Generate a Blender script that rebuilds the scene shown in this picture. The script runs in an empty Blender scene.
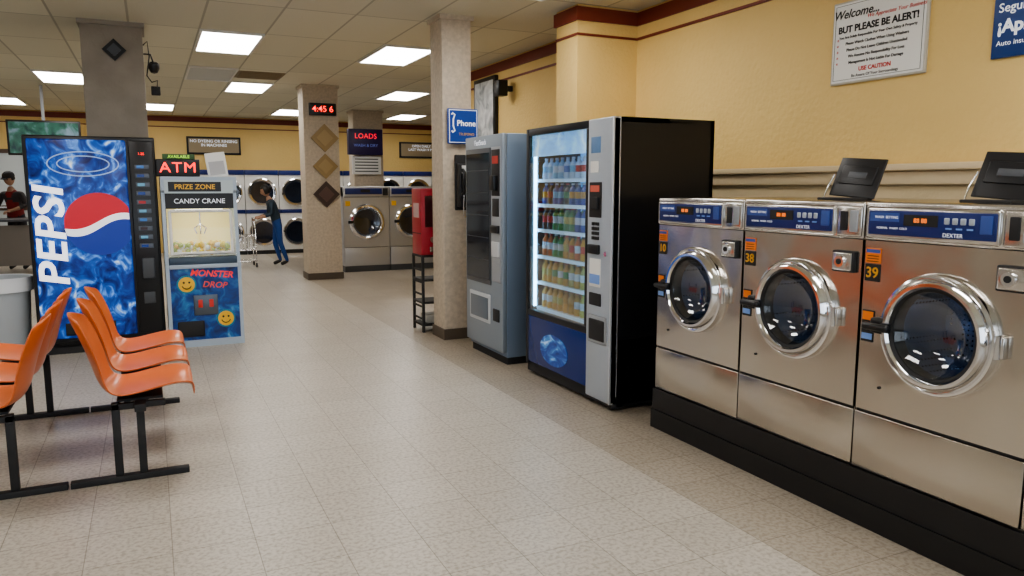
import bpy, bmesh, math, random
from mathutils import Vector, Matrix
random.seed(4)
scene = bpy.context.scene
COL = scene.collection
pi = math.pi

# ------------------------------------------------------------ materials
def nt_new(name):
    m = bpy.data.materials.new(name); m.use_nodes = True
    nt = m.node_tree; b = nt.nodes['Principled BSDF']
    return m, nt, b

def M(name, col, rough=.5, metal=0, es=0, ecol=None, noise=None, bump=None, spec=None, coat=0):
    m, nt, b = nt_new(name)
    c = (*col, 1)
    b.inputs['Base Color'].default_value = c
    b.inputs['Roughness'].default_value = rough
    b.inputs['Metallic'].default_value = metal
    if coat: b.inputs['Coat Weight'].default_value = coat
    if spec is not None: b.inputs['Specular IOR Level'].default_value = spec
    if es:
        b.inputs['Emission Color'].default_value = (*(ecol or col), 1)
        b.inputs['Emission Strength'].default_value = es
    tc = nt.nodes.new('ShaderNodeTexCoord')
    if noise:
        sc, amt = noise
        n = nt.nodes.new('ShaderNodeTexNoise'); n.inputs['Scale'].default_value = sc; n.inputs['Detail'].default_value = 6
        nt.links.new(tc.outputs['Object'], n.inputs['Vector'])
        r = nt.nodes.new('ShaderNodeValToRGB')
        r.color_ramp.elements[0].position = .35; r.color_ramp.elements[1].position = .65
        r.color_ramp.elements[0].color = (*[x*(1-amt) for x in col], 1)
        r.color_ramp.elements[1].color = (*[min(1, x*(1+amt*.5)) for x in col], 1)
        nt.links.new(n.outputs['Fac'], r.inputs['Fac']); nt.links.new(r.outputs['Color'], b.inputs['Base Color'])
    if bump:
        sc, st = bump
        n = nt.nodes.new('ShaderNodeTexNoise'); n.inputs['Scale'].default_value = sc; n.inputs['Detail'].default_value = 4
        nt.links.new(tc.outputs['Object'], n.inputs['Vector'])
        bp = nt.nodes.new('ShaderNodeBump'); bp.inputs['Strength'].default_value = st; bp.inputs['Distance'].default_value = .01
        nt.links.new(n.outputs['Fac'], bp.inputs['Height']); nt.links.new(bp.outputs['Normal'], b.inputs['Normal'])
    return m

def steel(name, col, rough):
    m, nt, b = nt_new(name)
    b.inputs['Metallic'].default_value = 1
    tc = nt.nodes.new('ShaderNodeTexCoord'); mp = nt.nodes.new('ShaderNodeMapping')
    mp.inputs['Scale'].default_value = (3, 3, 420)
    n = nt.nodes.new('ShaderNodeTexNoise'); n.inputs['Scale'].default_value = 1.5; n.inputs['Detail'].default_value = 3
    nt.links.new(tc.outputs['Object'], mp.inputs['Vector']); nt.links.new(mp.outputs['Vector'], n.inputs['Vector'])
    r = nt.nodes.new('ShaderNodeMapRange'); r.inputs['To Min'].default_value = rough*.9; r.inputs['To Max'].default_value = rough*1.12
    nt.links.new(n.outputs['Fac'], r.inputs['Value']); nt.links.new(r.outputs['Result'], b.inputs['Roughness'])
    rc = nt.nodes.new('ShaderNodeValToRGB')
    rc.color_ramp.elements[0].color = (*[x*.92 for x in col], 1); rc.color_ramp.elements[1].color = (*col, 1)
    nt.links.new(n.outputs['Fac'], rc.inputs['Fac']); nt.links.new(rc.outputs['Color'], b.inputs['Base Color'])
    n2 = nt.nodes.new('ShaderNodeTexNoise'); n2.inputs['Scale'].default_value = 3.5; n2.inputs['Detail'].default_value = 1
    nt.links.new(tc.outputs['Object'], n2.inputs['Vector'])
    bp = nt.nodes.new('ShaderNodeBump'); bp.inputs['Strength'].default_value = .4; bp.inputs['Distance'].default_value = .03
    nt.links.new(n2.outputs['Fac'], bp.inputs['Height']); nt.links.new(bp.outputs['Normal'], b.inputs['Normal'])
    return m

def glass(name, tint=(1, 1, 1), base=.06):
    m = bpy.data.materials.new(name); m.use_nodes = True; nt = m.node_tree; nt.nodes.clear()
    o = nt.nodes.new('ShaderNodeOutputMaterial'); mx = nt.nodes.new('ShaderNodeMixShader')
    t = nt.nodes.new('ShaderNodeBsdfTransparent'); t.inputs['Color'].default_value = (*tint, 1)
    g = nt.nodes.new('ShaderNodeBsdfGlossy'); g.inputs['Roughness'].default_value = .03
    lw = nt.nodes.new('ShaderNodeLayerWeight'); lw.inputs['Blend'].default_value = .25
    mr = nt.nodes.new('ShaderNodeMapRange'); mr.inputs['To Min'].default_value = base; mr.inputs['To Max'].default_value = .7
    nt.links.new(lw.outputs['Facing'], mr.inputs['Value']); nt.links.new(mr.outputs['Result'], mx.inputs['Fac'])
    nt.links.new(t.outputs[0], mx.inputs[1]); nt.links.new(g.outputs[0], mx.inputs[2]); nt.links.new(mx.outputs[0], o.inputs[0])
    return m

def ramp_mat(name, stops, scale, rough=.3, es=0, dist=0, stretch=(1, 1, 1), detail=5):
    m, nt, b = nt_new(name)
    tc = nt.nodes.new('ShaderNodeTexCoord'); mp = nt.nodes.new('ShaderNodeMapping'); mp.inputs['Scale'].default_value = stretch
    n = nt.nodes.new('ShaderNodeTexNoise'); n.inputs['Scale'].default_value = scale; n.inputs['Detail'].default_value = detail
    n.inputs['Distortion'].default_value = dist
    r = nt.nodes.new('ShaderNodeValToRGB')
    el = r.color_ramp.elements
    while len(el) < len(stops): el.new(.5)
    for e, (p, c) in zip(el, stops): e.position = p; e.color = (*c, 1)
    nt.links.new(tc.outputs['Object'], mp.inputs['Vector']); nt.links.new(mp.outputs['Vector'], n.inputs['Vector'])
    nt.links.new(n.outputs['Fac'], r.inputs['Fac']); nt.links.new(r.outputs['Color'], b.inputs['Base Color'])
    b.inputs['Roughness'].default_value = rough
    if es:
        nt.links.new(r.outputs['Color'], b.inputs['Emission Color']); b.inputs['Emission Strength'].default_value = es
    return m

black = M('black_plastic', (.012, .012, .014), .35)
blackm = M('black_matte', (.02, .02, .022), .6)
blackmetal = M('black_enamel', (.01, .01, .012), .28)
white = M('white_paint', (.8, .8, .78), .4)
paper = M('sign_white', (.85, .85, .83), .5)
grey = M('grey_plastic', (.32, .34, .37), .4)
lgrey = M('light_grey_panel', (.44, .49, .56), .4, .2)
slate = M('slate_blue_metal', (.18, .24, .33), .36, .2)
slatef = M('slate_front', (.28, .33, .39), .33, .3)
dgrey = M('dark_grey', (.07, .075, .085), .4)
chrome = M('chrome', (.84, .84, .86), .09, 1)
steel1 = steel('brushed_steel', (.64, .595, .54), .20)
steel2 = steel('steel_trim', (.72, .70, .68), .18)
steel3 = M('satin_steel', (.52, .53, .55), .36, .6)
navy = M('navy_panel', (.015, .03, .16), .3)
red = M('red_paint', (.42, .02, .03), .35)
redled = M('red_led', (1, .03, .02), .5, es=3, ecol=(1, .03, .02))
redd = M('red_text', (.6, .03, .03), .5)
orange = M('orange_plastic', (.70, .175, .055), .28, noise=(6, .08))
yellow = M('yellow_sticker', (.85, .5, .05), .4)
numy = M('number_amber', (.70, .36, .04), .4)
orst = M('orange_sticker', (.85, .22, .03), .4)
wtext = M('white_text', (.85, .88, .95), .5, es=.3)
glassc = glass('clear_glass')
glassd = glass('door_glass', (.60, .70, .85), .10)
glassk = glass('smoked_glass', (.35, .37, .42), .10)

def wallmat(name, col):
    m, nt, b = nt_new(name)
    tc = nt.nodes.new('ShaderNodeTexCoord')
    n = nt.nodes.new('ShaderNodeTexNoise'); n.inputs['Scale'].default_value = 1.3; n.inputs['Detail'].default_value = 5
    r = nt.nodes.new('ShaderNodeValToRGB')
    r.color_ramp.elements[0].position = .3; r.color_ramp.elements[1].position = .7
    r.color_ramp.elements[0].color = (*[x*.92 for x in col], 1); r.color_ramp.elements[1].color = (*col, 1)
    n2 = nt.nodes.new('ShaderNodeTexNoise'); n2.inputs['Scale'].default_value = 28; n2.inputs['Detail'].default_value = 5
    bp = nt.nodes.new('ShaderNodeBump'); bp.inputs['Strength'].default_value = .4; bp.inputs['Distance'].default_value = .02
    for x in (n, n2): nt.links.new(tc.outputs['Object'], x.inputs['Vector'])
    nt.links.new(n.outputs['Fac'], r.inputs['Fac']); nt.links.new(r.outputs['Color'], b.inputs['Base Color'])
    nt.links.new(n2.outputs['Fac'], bp.inputs['Height']); nt.links.new(bp.outputs['Normal'], b.inputs['Normal'])
    b.inputs['Roughness'].default_value = .6
    return m
wall_y = wallmat('yellow_wall', (.82, .59, .235))
wall_w = wallmat('cream_wall', (.62, .60, .55))
trimred = M('maroon_trim', (.20, .035, .02), .5)
ledge_m = M('tan_ledge', (.70, .57, .38), .5, bump=(20, .4))
colm = M('column_brown', (.33, .29, .245), .6, noise=(5, .10), bump=(40, .3))
colt = M('column_tan', (.56, .48, .385), .55, noise=(30, .13), bump=(30, .3))
colbase = M('column_base', (.10, .075, .055), .5)

def floor_mat():
    m, nt, b = nt_new('vinyl_tile_floor')
    L = nt.links.new
    tc = nt.nodes.new('ShaderNodeTexCoord')
    br = nt.nodes.new('ShaderNodeTexBrick'); br.offset = 0; br.squash = 1
    br.inputs['Scale'].default_value = 1; br.inputs['Brick Width'].default_value = .305; br.inputs['Row Height'].default_value = .305
    br.inputs['Mortar Size'].default_value = .0021; br.inputs['Mortar Smooth'].default_value = .25; br.inputs['Bias'].default_value = 0
    br.inputs['Color1'].default_value = (.53, .49, .43, 1); br.inputs['Color2'].default_value = (.49, .45, .39, 1)
    br.inputs['Mortar'].default_value = (.28, .25, .205, 1)
    L(tc.outputs['Object'], br.inputs['Vector'])
    n = nt.nodes.new('ShaderNodeTexNoise'); n.inputs['Scale'].default_value = 55; n.inputs['Detail'].default_value = 7
    L(tc.outputs['Object'], n.inputs['Vector'])
    r = nt.nodes.new('ShaderNodeValToRGB'); r.color_ramp.elements[0].position = .36; r.color_ramp.elements[1].position = .56
    r.color_ramp.elements[0].color = (.62, .595, .56, 1); r.color_ramp.elements[1].color = (1, 1, 1, 1)
    L(n.outputs['Fac'], r.inputs['Fac'])
    mx = nt.nodes.new('ShaderNodeMix'); mx.data_type = 'RGBA'; mx.blend_type = 'MULTIPLY'; mx.inputs['Factor'].default_value = .8
    L(br.outputs['Color'], mx.inputs['A']); L(r.outputs['Color'], mx.inputs['B'])
    n3 = nt.nodes.new('ShaderNodeTexNoise'); n3.inputs['Scale'].default_value = .9; n3.inputs['Detail'].default_value = 4
    L(tc.outputs['Object'], n3.inputs['Vector'])
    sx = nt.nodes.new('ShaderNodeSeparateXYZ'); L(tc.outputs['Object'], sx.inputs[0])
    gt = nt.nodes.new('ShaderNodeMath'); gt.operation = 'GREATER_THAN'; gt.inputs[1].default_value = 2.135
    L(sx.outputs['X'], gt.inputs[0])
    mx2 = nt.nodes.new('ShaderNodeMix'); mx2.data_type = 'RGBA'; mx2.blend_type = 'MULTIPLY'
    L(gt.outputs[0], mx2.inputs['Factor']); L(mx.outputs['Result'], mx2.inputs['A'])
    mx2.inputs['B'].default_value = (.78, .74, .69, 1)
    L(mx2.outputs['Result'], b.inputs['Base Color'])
    mr = nt.nodes.new('ShaderNodeMapRange'); mr.inputs['To Min'].default_value = .27; mr.inputs['To Max'].default_value = .44
    L(n3.outputs['Fac'], mr.inputs['Value']); L(mr.outputs['Result'], b.inputs['Roughness'])
    bp = nt.nodes.new('ShaderNodeBump'); bp.inputs['Strength'].default_value = .12; bp.inputs['Distance'].default_value = .004
    L(n.outputs['Fac'], bp.inputs['Height']); L(bp.outputs['Normal'], b.inputs['Normal'])
    return m
def ceil_mat():
    m, nt, b = nt_new('ceiling_tile')
    L = nt.links.new
    tc = nt.nodes.new('ShaderNodeTexCoord'); mp = nt.nodes.new('ShaderNodeMapping')
    mp.inputs['Location'].default_value = (-.52+6.1, -8.04+12.2, 0)
    br = nt.nodes.new('ShaderNodeTexBrick'); br.offset = 0; br.squash = 1
    br.inputs['Scale'].default_value = 1; br.inputs['Brick Width'].default_value = .61; br.inputs['Row Height'].default_value = 1.22
    br.inputs['Mortar Size'].default_value = .010; br.inputs['Mortar Smooth'].default_value = 0
    br.inputs['Color1'].default_value = (.74, .715, .59, 1); br.inputs['Color2'].default_value = (.64, .615, .505, 1)
    br.inputs['Mortar'].default_value = (.44, .42, .34, 1)
    L(tc.outputs['Object'], mp.inputs['Vector']); L(mp.outputs['Vector'], br.inputs['Vector'])
    n = nt.nodes.new('ShaderNodeTexNoise'); n.inputs['Scale'].default_value = 60; n.inputs['Detail'].default_value = 5
    L(tc.outputs['Object'], n.inputs['Vector'])
    bp = nt.nodes.new('ShaderNodeBump'); bp.inputs['Strength'].default_value = .4; bp.inputs['Distance'].default_value = .01
    L(n.outputs['Fac'], bp.inputs['Height']); L(bp.outputs['Normal'], b.inputs['Normal'])
    L(br.outputs['Color'], b.inputs['Base Color']); b.inputs['Roughness'].default_value = .8
    return m

# ------------------------------------------------------------ geometry helpers
def empty(name, loc=(0, 0, 0), rot=0):
    e = bpy.data.objects.new(name, None); e.empty_display_size = .1
    e.location = loc; e.rotation_euler = (0, 0, rot); COL.objects.link(e); return e

def finish(name, bm, mat, parent=None, smooth=False, split=True):
    bmesh.ops.recalc_face_normals(bm, faces=bm.faces)
    me = bpy.data.meshes.new(name); bm.to_mesh(me); bm.free()
    for m in (mat if isinstance(mat, (list, tuple)) else [mat]): me.materials.append(m)
    o = bpy.data.objects.new(name, me); COL.objects.link(o)
    if parent: o.parent = parent
    if smooth:
        for p in me.polygons: p.use_smooth = True
        if split:
            md = o.modifiers.new('es', 'EDGE_SPLIT'); md.split_angle = math.radians(38)
    return o

def box(name, x0, x1, y0, y1, z0, z1, mat, parent=None, bev=0):
    bm = bmesh.new()
    vs = [bm.verts.new((x, y, z)) for x in (x0, x1) for y in (y0, y1) for z in (z0, z1)]
    for f in ((0, 1, 3, 2), (4, 6, 7, 5), (0, 4, 5, 1), (2, 3, 7, 6), (0, 2, 6, 4), (1, 5, 7, 3)):
        bm.faces.new([vs[i] for i in f])
    if bev:
        bmesh.ops.bevel(bm, geom=bm.edges[:], offset=bev, segments=3, profile=.5, affect='EDGES')
    return finish(name, bm, mat, parent, bool(bev))

def P(a, b, h, loc, axis):
    if axis == 'Y': return (loc[0]+a, loc[1]+h, loc[2]+b)
    if axis == 'X': return (loc[0]+h, loc[1]+a, loc[2]+b)
    return (loc[0]+a, loc[1]+b, loc[2]+h)
def lathe(name, prof, loc, axis, mat, parent=None, seg=48, smooth=True):
    bm = bmesh.new(); rings = []
    for r, h in prof:
        if r < 1e-5: ring = [bm.verts.new(P(0, 0, h, loc, axis))]
        else: ring = [bm.verts.new(P(r*math.cos(2*pi*i/seg), r*math.sin(2*pi*i/seg), h, loc, axis)) for i in range(seg)]
        rings.append(ring)
    for A, B in zip(rings, rings[1:]):
        if len(A) == 1 and len(B) == 1: continue
        for i in range(seg):
            j = (i+1) % seg
            if len(A) == 1: bm.faces.new((A[0], B[i], B[j]))
            elif len(B) == 1: bm.faces.new((A[i], A[j], B[0]))
            else: bm.faces.new((A[i], A[j], B[j], B[i]))
    return finish(name, bm, mat, parent, smooth)
def cyl(name, r, h0, h1, loc, axis, mat, parent=None, seg=24):
    return lathe(name, [(0, h0), (r, h0), (r, h1), (0, h1)], loc, axis, mat, parent, seg)

def tube(name, pts, r, mat, parent=None, cyc=False, res=3):
    cu = bpy.data.curves.new(name, 'CURVE'); cu.dimensions = '3D'; cu.bevel_depth = r; cu.bevel_resolution = res
    lists = pts if isinstance(pts[0][0], (tuple, list)) else [pts]
    for pl in lists:
        s = cu.splines.new('POLY'); s.points.add(len(pl)-1)
        for q, p in zip(s.points, pl): q.co = (*p, 1)
        s.use_cyclic_u = cyc
    cu.use_fill_caps = True
    cu.materials.append(mat)
    o = bpy.data.objects.new(name, cu); COL.objects.link(o)
    if parent: o.parent = parent
    return o

def text(name, body, size, loc, mat, parent=None, rot=(pi/2, 0, 0), align='CENTER', ext=.0006, sx=1, bold=0, shear=0, sp=1):
    cu = bpy.data.curves.new(name, 'FONT'); cu.body = body; cu.size = size; cu.align_x = align; cu.align_y = 'CENTER'
    cu.extrude = ext; cu.offset = bold; cu.resolution_u = 3; cu.shear = shear; cu.space_character = sp
    cu.materials.append(mat)
    o = bpy.data.objects.new(name, cu); o.location = loc; o.rotation_euler = rot; o.scale = (sx, 1, 1)
    COL.objects.link(o)
    if parent: o.parent = parent
    return o

def poly(name, pts, mat, parent=None, thick=None):
    bm = bmesh.new(); vs = [bm.verts.new(p) for p in pts]; f = bm.faces.new(vs)
    if thick:
        r = bmesh.ops.extrude_face_region(bm, geom=[f])
        bmesh.ops.translate(bm, verts=[v for v in r['geom'] if isinstance(v, bmesh.types.BMVert)], vec=thick)
    return finish(name, bm, mat, parent)

def panel_hole(name, x0, x1, z0, z1, y, cx, cz, r, mat, parent, n=72, depth=.03):
    bm = bmesh.new()
    ang = [2*pi*i/n for i in range(n)]
    for X, Z in ((x0, z0), (x1, z0), (x1, z1), (x0, z1)): ang.append(math.atan2(Z-cz, X-cx) % (2*pi))
    ang = sorted(set(round(a, 6) for a in ang))
    outer, inner, inb = [], [], []
    for a in ang:
        c, s = math.cos(a), math.sin(a); t = 1e9
        if c > 1e-9: t = min(t, (x1-cx)/c)
        if c < -1e-9: t = min(t, (x0-cx)/c)
        if s > 1e-9: t = min(t, (z1-cz)/s)
        if s < -1e-9: t = min(t, (z0-cz)/s)
        outer.append(bm.verts.new((cx+c*t, y, cz+s*t))); inner.append(bm.verts.new((cx+c*r, y, cz+s*r)))
        inb.append(bm.verts.new((cx+c*r, y+depth, cz+s*r)))
    k = len(ang)
    for i in range(k):
        j = (i+1) % k
        bm.faces.new((outer[i], outer[j], inner[j], inner[i])); bm.faces.new((inner[i], inner[j], inb[j], inb[i]))
    return finish(name, bm, mat, parent)

# ------------------------------------------------------------ room
H = 2.92; XW = 3.9; YB = 17.8; XL = -5.0; YF = -3.0; XR = 7.6; YC = 9.8
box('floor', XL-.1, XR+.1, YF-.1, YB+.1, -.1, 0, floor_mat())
box('ceiling', XL-.1, XR+.1, YF-.1, YB+.1, H, H+.1, ceil_mat())
box('wall_right', XW, XW+.12, YF, YC, 0, H, wall_y)
box('wall_return', XW+.12, XR, YC-.12, YC, 0, H, wall_y)
box('wall_far_right', XR, XR+.1, YC, YB, 0, H, wall_y)
box('wall_back', XL, XR, YB, YB+.1, 0, H, wall_y)
box('wall_left', XL-.1, XL, YF, YB, 0, H, wall_w)
wf = empty('wall_front', (0, YF, 0))
box('sill', XL, XW, -.1, 0, 0, .45, wall_w, wf)
box('header', XL, XW, -.1, 0, 2.6, H, wall_w, wf)
for i in range(7):
    x = XL+.05+i*(XW-XL-.1)/6
    box('mullion_%d' % i, x-.04, x+.04, -.1, 0, .45, 2.6, dgrey, wf)
box('glazing', XL, XW, -.06, -.055, .45, 2.6, glassc, wf)
dr = empty('door_1', (-2.75, YB, 0))
brn = M('door_brown', (.10, .06, .04), .5)
for nm, a in (('jamb_l', (-.62, -.54, 0, 2.15)), ('jamb_r', (.54, .62, 0, 2.15)), ('head', (-.54, .54, 2.07, 2.15)), ('kick', (-.54, .54, 0, .30)), ('mid_rail', (-.54, .54, .95, 1.05)), ('stile', (-.03, .03, .30, 2.07))):
    box(nm, a[0], a[1], -.06, 0, a[2], a[3], brn, dr)
box('pane', -.54, .54, -.03, -.02, .30, 2.07, M('door_pane', (.45, .48, .48), .15, es=.15), dr)
box('push_bar', .08, .48, -.12, -.09, 1.0, 1.03, chrome, dr)

def band(name, x0, x1, y0, y1):
    e = empty(name)
    box('upper_band', x0, x1, y0, y1, 2.79, 2.90, trimred, e)
    box('thin_line', x0, x1, y0, y1, 2.67, 2.69, trimred, e)
band('trim_right', XW-.015, XW, YF, YC)
band('trim_back', XL, XR, YB-.015, YB)
lg = empty('trim_ledge', (0, 0, 0))
box('ledge_cap', XW-.08, XW, YF, 5.6, 1.50, 1.54, ledge_m, lg, .008)
box('ledge_body', XW-.05, XW, YF, 5.6, 1.42, 1.50, ledge_m, lg, .01)
box('wainscot', XW-.02, XW, YF, 5.6, 0.0, 1.42, M('wainscot_tan', (.74, .60, .38), .6, bump=(25, .5)), lg)
ps = empty('pilaster', (0, 0, 0))
box('shaft', 3.30, XW, 5.62, 5.98, 0, H, wall_y, ps)
box('band_upper', 3.28, XW, 5.60, 6.0, 2.79, 2.90, trimred, ps)
box('band_thin', 3.292, XW, 5.612, 5.988, 2.67, 2.69, trimred, ps)
box('base', 3.285, XW, 5.605, 5.995, 0, .12, colbase, ps)

def column(x0, x1, y0, y1, m):
    e = empty('column', ((x0+x1)/2, (y0+y1)/2, 0)); w = (x1-x0)/2; d = (y1-y0)/2
    box('shaft', -w, w, -d, d, 0, H, m, e, .006)
    box('cap', -w-.02, w+.02, -d-.02, d+.02, H-.04, H, m, e)
    box('base', -w-.012, w+.012, -d-.012, d+.012, 0, .10, colbase, e)
    return e
column(-.49, .02, 8.03, 8.5, colm)
column(2.40, 2.68, 6.45, 6.75, colt)
column(2.12, 2.64, 11.6, 12.0, colt)
column(3.70, 4.30, 15.0, 15.4, colt)

# ------------------------------------------------------------ ceiling lights
lampm = M('lamp_diffuser', (.9, .9, .9), .5, es=12, ecol=(1, .965, .92))
unlit = M('unlit_diffuser', (.55, .57, .57), .5)
framew = M('lamp_frame', (.75, .75, .73), .4)
def ceiling_light(x, y, lit=True):
    e = empty('ceiling_light_panel', (x, y, H))
    box('diffuser', -.28, .28, -.585, .585, -.014, -.006, lampm if lit else unlit, e)
    for nm, a in (('rim_l', (-.30, -.275, -.61, .61)), ('rim_r', (.275, .30, -.61, .61)), ('rim_n', (-.275, .275, -.61, -.58)), ('rim_f', (-.275, .275, .58, .61))):
        box(nm, *a, -.022, 0, framew, e)
Lp = [(.825, 8.65), (2.655, 8.65), (-1.005, 12.31), (1.435, 12.31), (3.875, 12.31),
      (-2.225, 15.97), (.215, 15.97), (2.655, 15.97), (5.095, 15.97),
      (-1.005, 4.99), (.825, 4.99), (2.655, 4.99), (-1.005, 1.33), (.825, 1.33), (2.655, 1.33), (-3.4, 4.99), (-3.4, 10)]
for p in Lp: ceiling_light(*p)
ceiling_light(.825, 11.09, False)
v = empty('ceiling_vent', (1.435, 10.95, H))
ventm = M('vent_brown', (.26, .20, .12), .6)
box('frame', -.30, .30, -.30, .30, -.012, 0, ventm, v)
for i in range(6): box('louver_%d' % i, -.26, .26, -.25+i*.09, -.21+i*.09, -.024, -.012, ventm, v)

# ------------------------------------------------------------ washers
def drum_mat():
    m, nt, b = nt_new('perforated_drum'); L = nt.links.new
    tc = nt.nodes.new('ShaderNodeTexCoord'); v = nt.nodes.new('ShaderNodeTexVoronoi')
    v.inputs['Scale'].default_value = 48; v.inputs['Randomness'].default_value = 0
    L(tc.outputs['Object'], v.inputs['Vector'])
    r = nt.nodes.new('ShaderNodeValToRGB'); r.color_ramp.interpolation = 'CONSTANT'
    r.color_ramp.elements[0].color = (.02, .02, .03, 1); r.color_ramp.elements[1].color = (.50, .60, .76, 1); r.color_ramp.elements[1].position = .22
    L(v.outputs['Distance'], r.inputs['Fac']); L(r.outputs['Color'], b.inputs['Base Color'])
    b.inputs['Metallic'].default_value = .7; b.inputs['Roughness'].default_value = .25
    return m
drumm = drum_mat()
amber = M('amber_led', (.9, .2, .03), .5, es=1.2)
pblue = M('panel_blue', (.05, .10, .35), .4)
sblue = M('sticker_blue', (.05, .1, .4), .5); sblue2 = M('sticker_blue2', (.2, .35, .75), .5)
def washer(yc, num, w=.695, lid=True):
    e = empty('washing_machine', (2.63, yc, 0), -pi/2)
    hw = w/2-.003; D = .98
    box('plinth', -w/2, w/2, -.012, D-.05, 0, .235, blackmetal, e)
    box('plinth_step', -w/2, w/2, -.022, -.012, 0, .11, blackmetal, e)
    box('chassis', -hw+.005, hw-.005, .46, D, .235, 1.345, dgrey, e)
    box('side_l', -hw, -hw+.012, .012, D, .235, 1.345, steel1, e)
    box('side_r', hw-.012, hw, .012, D, .235, 1.345, steel1, e)
    box('lower_panel', -hw, hw, 0, .03, .238, .480, steel1, e, .004)
    box('panel_gap', -hw+.003, hw-.003, .012, .03, .480, .492, blackm, e)
    panel_hole('front_panel', -hw, hw, .492, 1.195, .002, 0, .86, .19, steel1, e)
    box('front_return_l', -hw, -hw+.004, .002, .03, .492, 1.195, steel1, e)
    box('front_return_r', hw-.004, hw, .002, .03, .492, 1.195, steel1, e)
    box('top_panel', -hw, hw, .01, D, 1.335, 1.35, steel1, e, .004)
    box('control_head', -hw, hw, -.004, .05, 1.197, 1.35, steel2, e, .008)
    box('control_frame', -hw+.012, .205, -.014, .0, 1.205, 1.333, steel2, e, .012)
    box('control_panel', -hw+.026, .195, -.018, -.010, 1.222, 1.318, navy, e, .004)
    box('control_panel_light', -hw+.034, -.18, -.0195, -.017, 1.275, 1.31, pblue, e)
    box('display', -.16, -.02, -.0205, -.017, 1.262, 1.305, blackm, e)
    text('digits', '88 88', .024, (-.09, -.021, 1.283), amber, e)
    text('badge', 'DEXTER', .021, (.04, -.0195, 1.234), wtext, e, ext=.0003)
    text('label_lines', 'WASH  SETTING', .014, (-.235, -.0205, 1.292), wtext, e, ext=.0003)
    text('label_lines_2', 'NORMAL  WARM  COLD', .012, (-.21, -.0205, 1.25), wtext, e, ext=.0003)
    for i in range(4):
        box('button_%d' % i, .005+i*.031, .026+i*.031, -.024, -.017, 1.274, 1.298, lgrey, e, .004)
    for i in range(3):
        box('button_row_%d' % i, .012+i*.04, .034+i*.04, -.0215, -.017, 1.256, 1.262, sblue2, e)
    box('badge_bar', .138, .182, -.0205, -.017, 1.245, 1.31, pblue, e, .003)
    box('coin_frame', .215, hw-.006, -.012, .0, 1.205, 1.333, steel2, e, .008)
    box('coin_slot_plate', .235, .27, -.016, -.01, 1.23, 1.31, blackm, e, .003)
    box('coin_slot', .282, .322, -.016, -.01, 1.225, 1.315, grey, e, .003)
    box('coin_box', .205, .315, -.018, .004, 1.055, 1.145, blackm, e, .006)
    box('coin_box_face', .212, .308, -.022, -.016, 1.062, 1.138, steel2, e, .006)
    cyl('coin_box_lock', .024, -.034, -.018, (.255, 0, 1.10), 'Y', chrome, e)
    cyl('coin_lock_core', .012, -.037, -.030, (.255, 0, 1.10), 'Y', blackm, e)
    c = (0, 0, .86)
    lathe('door_ring', [(.230, .004), (.232, -.016), (.227, -.026), (.219, -.028), (.214, -.025), (.211, -.030), (.206, -.046), (.196, -.056),
                        (.184, -.056), (.176, -.046), (.171, -.028), (.169, .0)], c, 'Y', chrome, e, 80)
    lathe('door_gasket', [(.175, -.044), (.164, -.036), (.160, -.01), (.164, .03), (.19, .05)], c, 'Y', blackm, e, 64)
    lathe('door_glass', [(.164, -.030), (.148, -.012), (.12, .01), (.075, .03), (0, .038)], c, 'Y', glassd, e, 48)
    lathe('drum', [(.19, .05), (.24, .07), (.245, .40), (.20, .44), (0, .44)], c, 'Y', drumm, e, 48)
    lathe('drum_hub', [(.07, .44), (.06, .41), (.03, .395), (0, .39)], c, 'Y', chrome, e, 32)
    for k in range(3):
        a = k*2*pi/3+.4
        ca, sa = math.cos(a), math.sin(a)
        pts = [(ca*.243-sa*.03, .08, .86+sa*.243+ca*.03), (ca*.18, .08, .86+sa*.18), (ca*.243+sa*.03, .08, .86+sa*.243-ca*.03)]
        poly('lifter_%d' % k, pts, steel2, e, (0, .32, 0))
    box('door_latch', -.265, -.205, -.045, .004, .828, .892, black, e, .012)
    box('door_handle', -.275, -.155, -.085, -.056, .845, .875, black, e, .013)
    box('handle_pivot', -.20, -.165, -.062, -.040, .84, .88, black, e, .006)
    box('hinge_block', .215, .258, -.026, .004, .82, .90, steel2, e, .006)
    lathe('hinge', [(0, -.04), (.011, -.04), (.011, .04), (0, .04)], (.238, -.026, .86), 'Z', chrome, e, 16)
    box('sticker_orange', -hw+.012, -hw+.080, -.002, .003, 1.105, 1.165, orst, e)
    box('sticker_band', -hw+.014, -hw+.078, -.003, .003, 1.146, 1.160, sblue, e)
    for i in range(3): box('sticker_line_%d' % i, -hw+.02, -hw+.072, -.003, .003, 1.110+i*.011, 1.113+i*.011, blackm, e)
    box('number_plate', -hw+.012, -hw+.080, -.002, .003, 1.030, 1.100, blackm, e)
    text('number', num, .060, (-hw+.046, -.0035, 1.064), numy, e, bold=.001)
    box('sticker_small', -hw+.012, -hw+.066, -.002, .003, .78, .91, blackm, e)
    box('sticker_small_top', -hw+.014, -hw+.064, -.003, .003, .87, .905, orst, e)
    box('sticker_small_mid', -hw+.014, -hw+.064, -.003, .003, .79, .815, sblue2, e)
    cyl('level_dot', .006, -.003, .003, (-.235, 0, .60), 'Y', blackm, e, 12)
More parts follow.
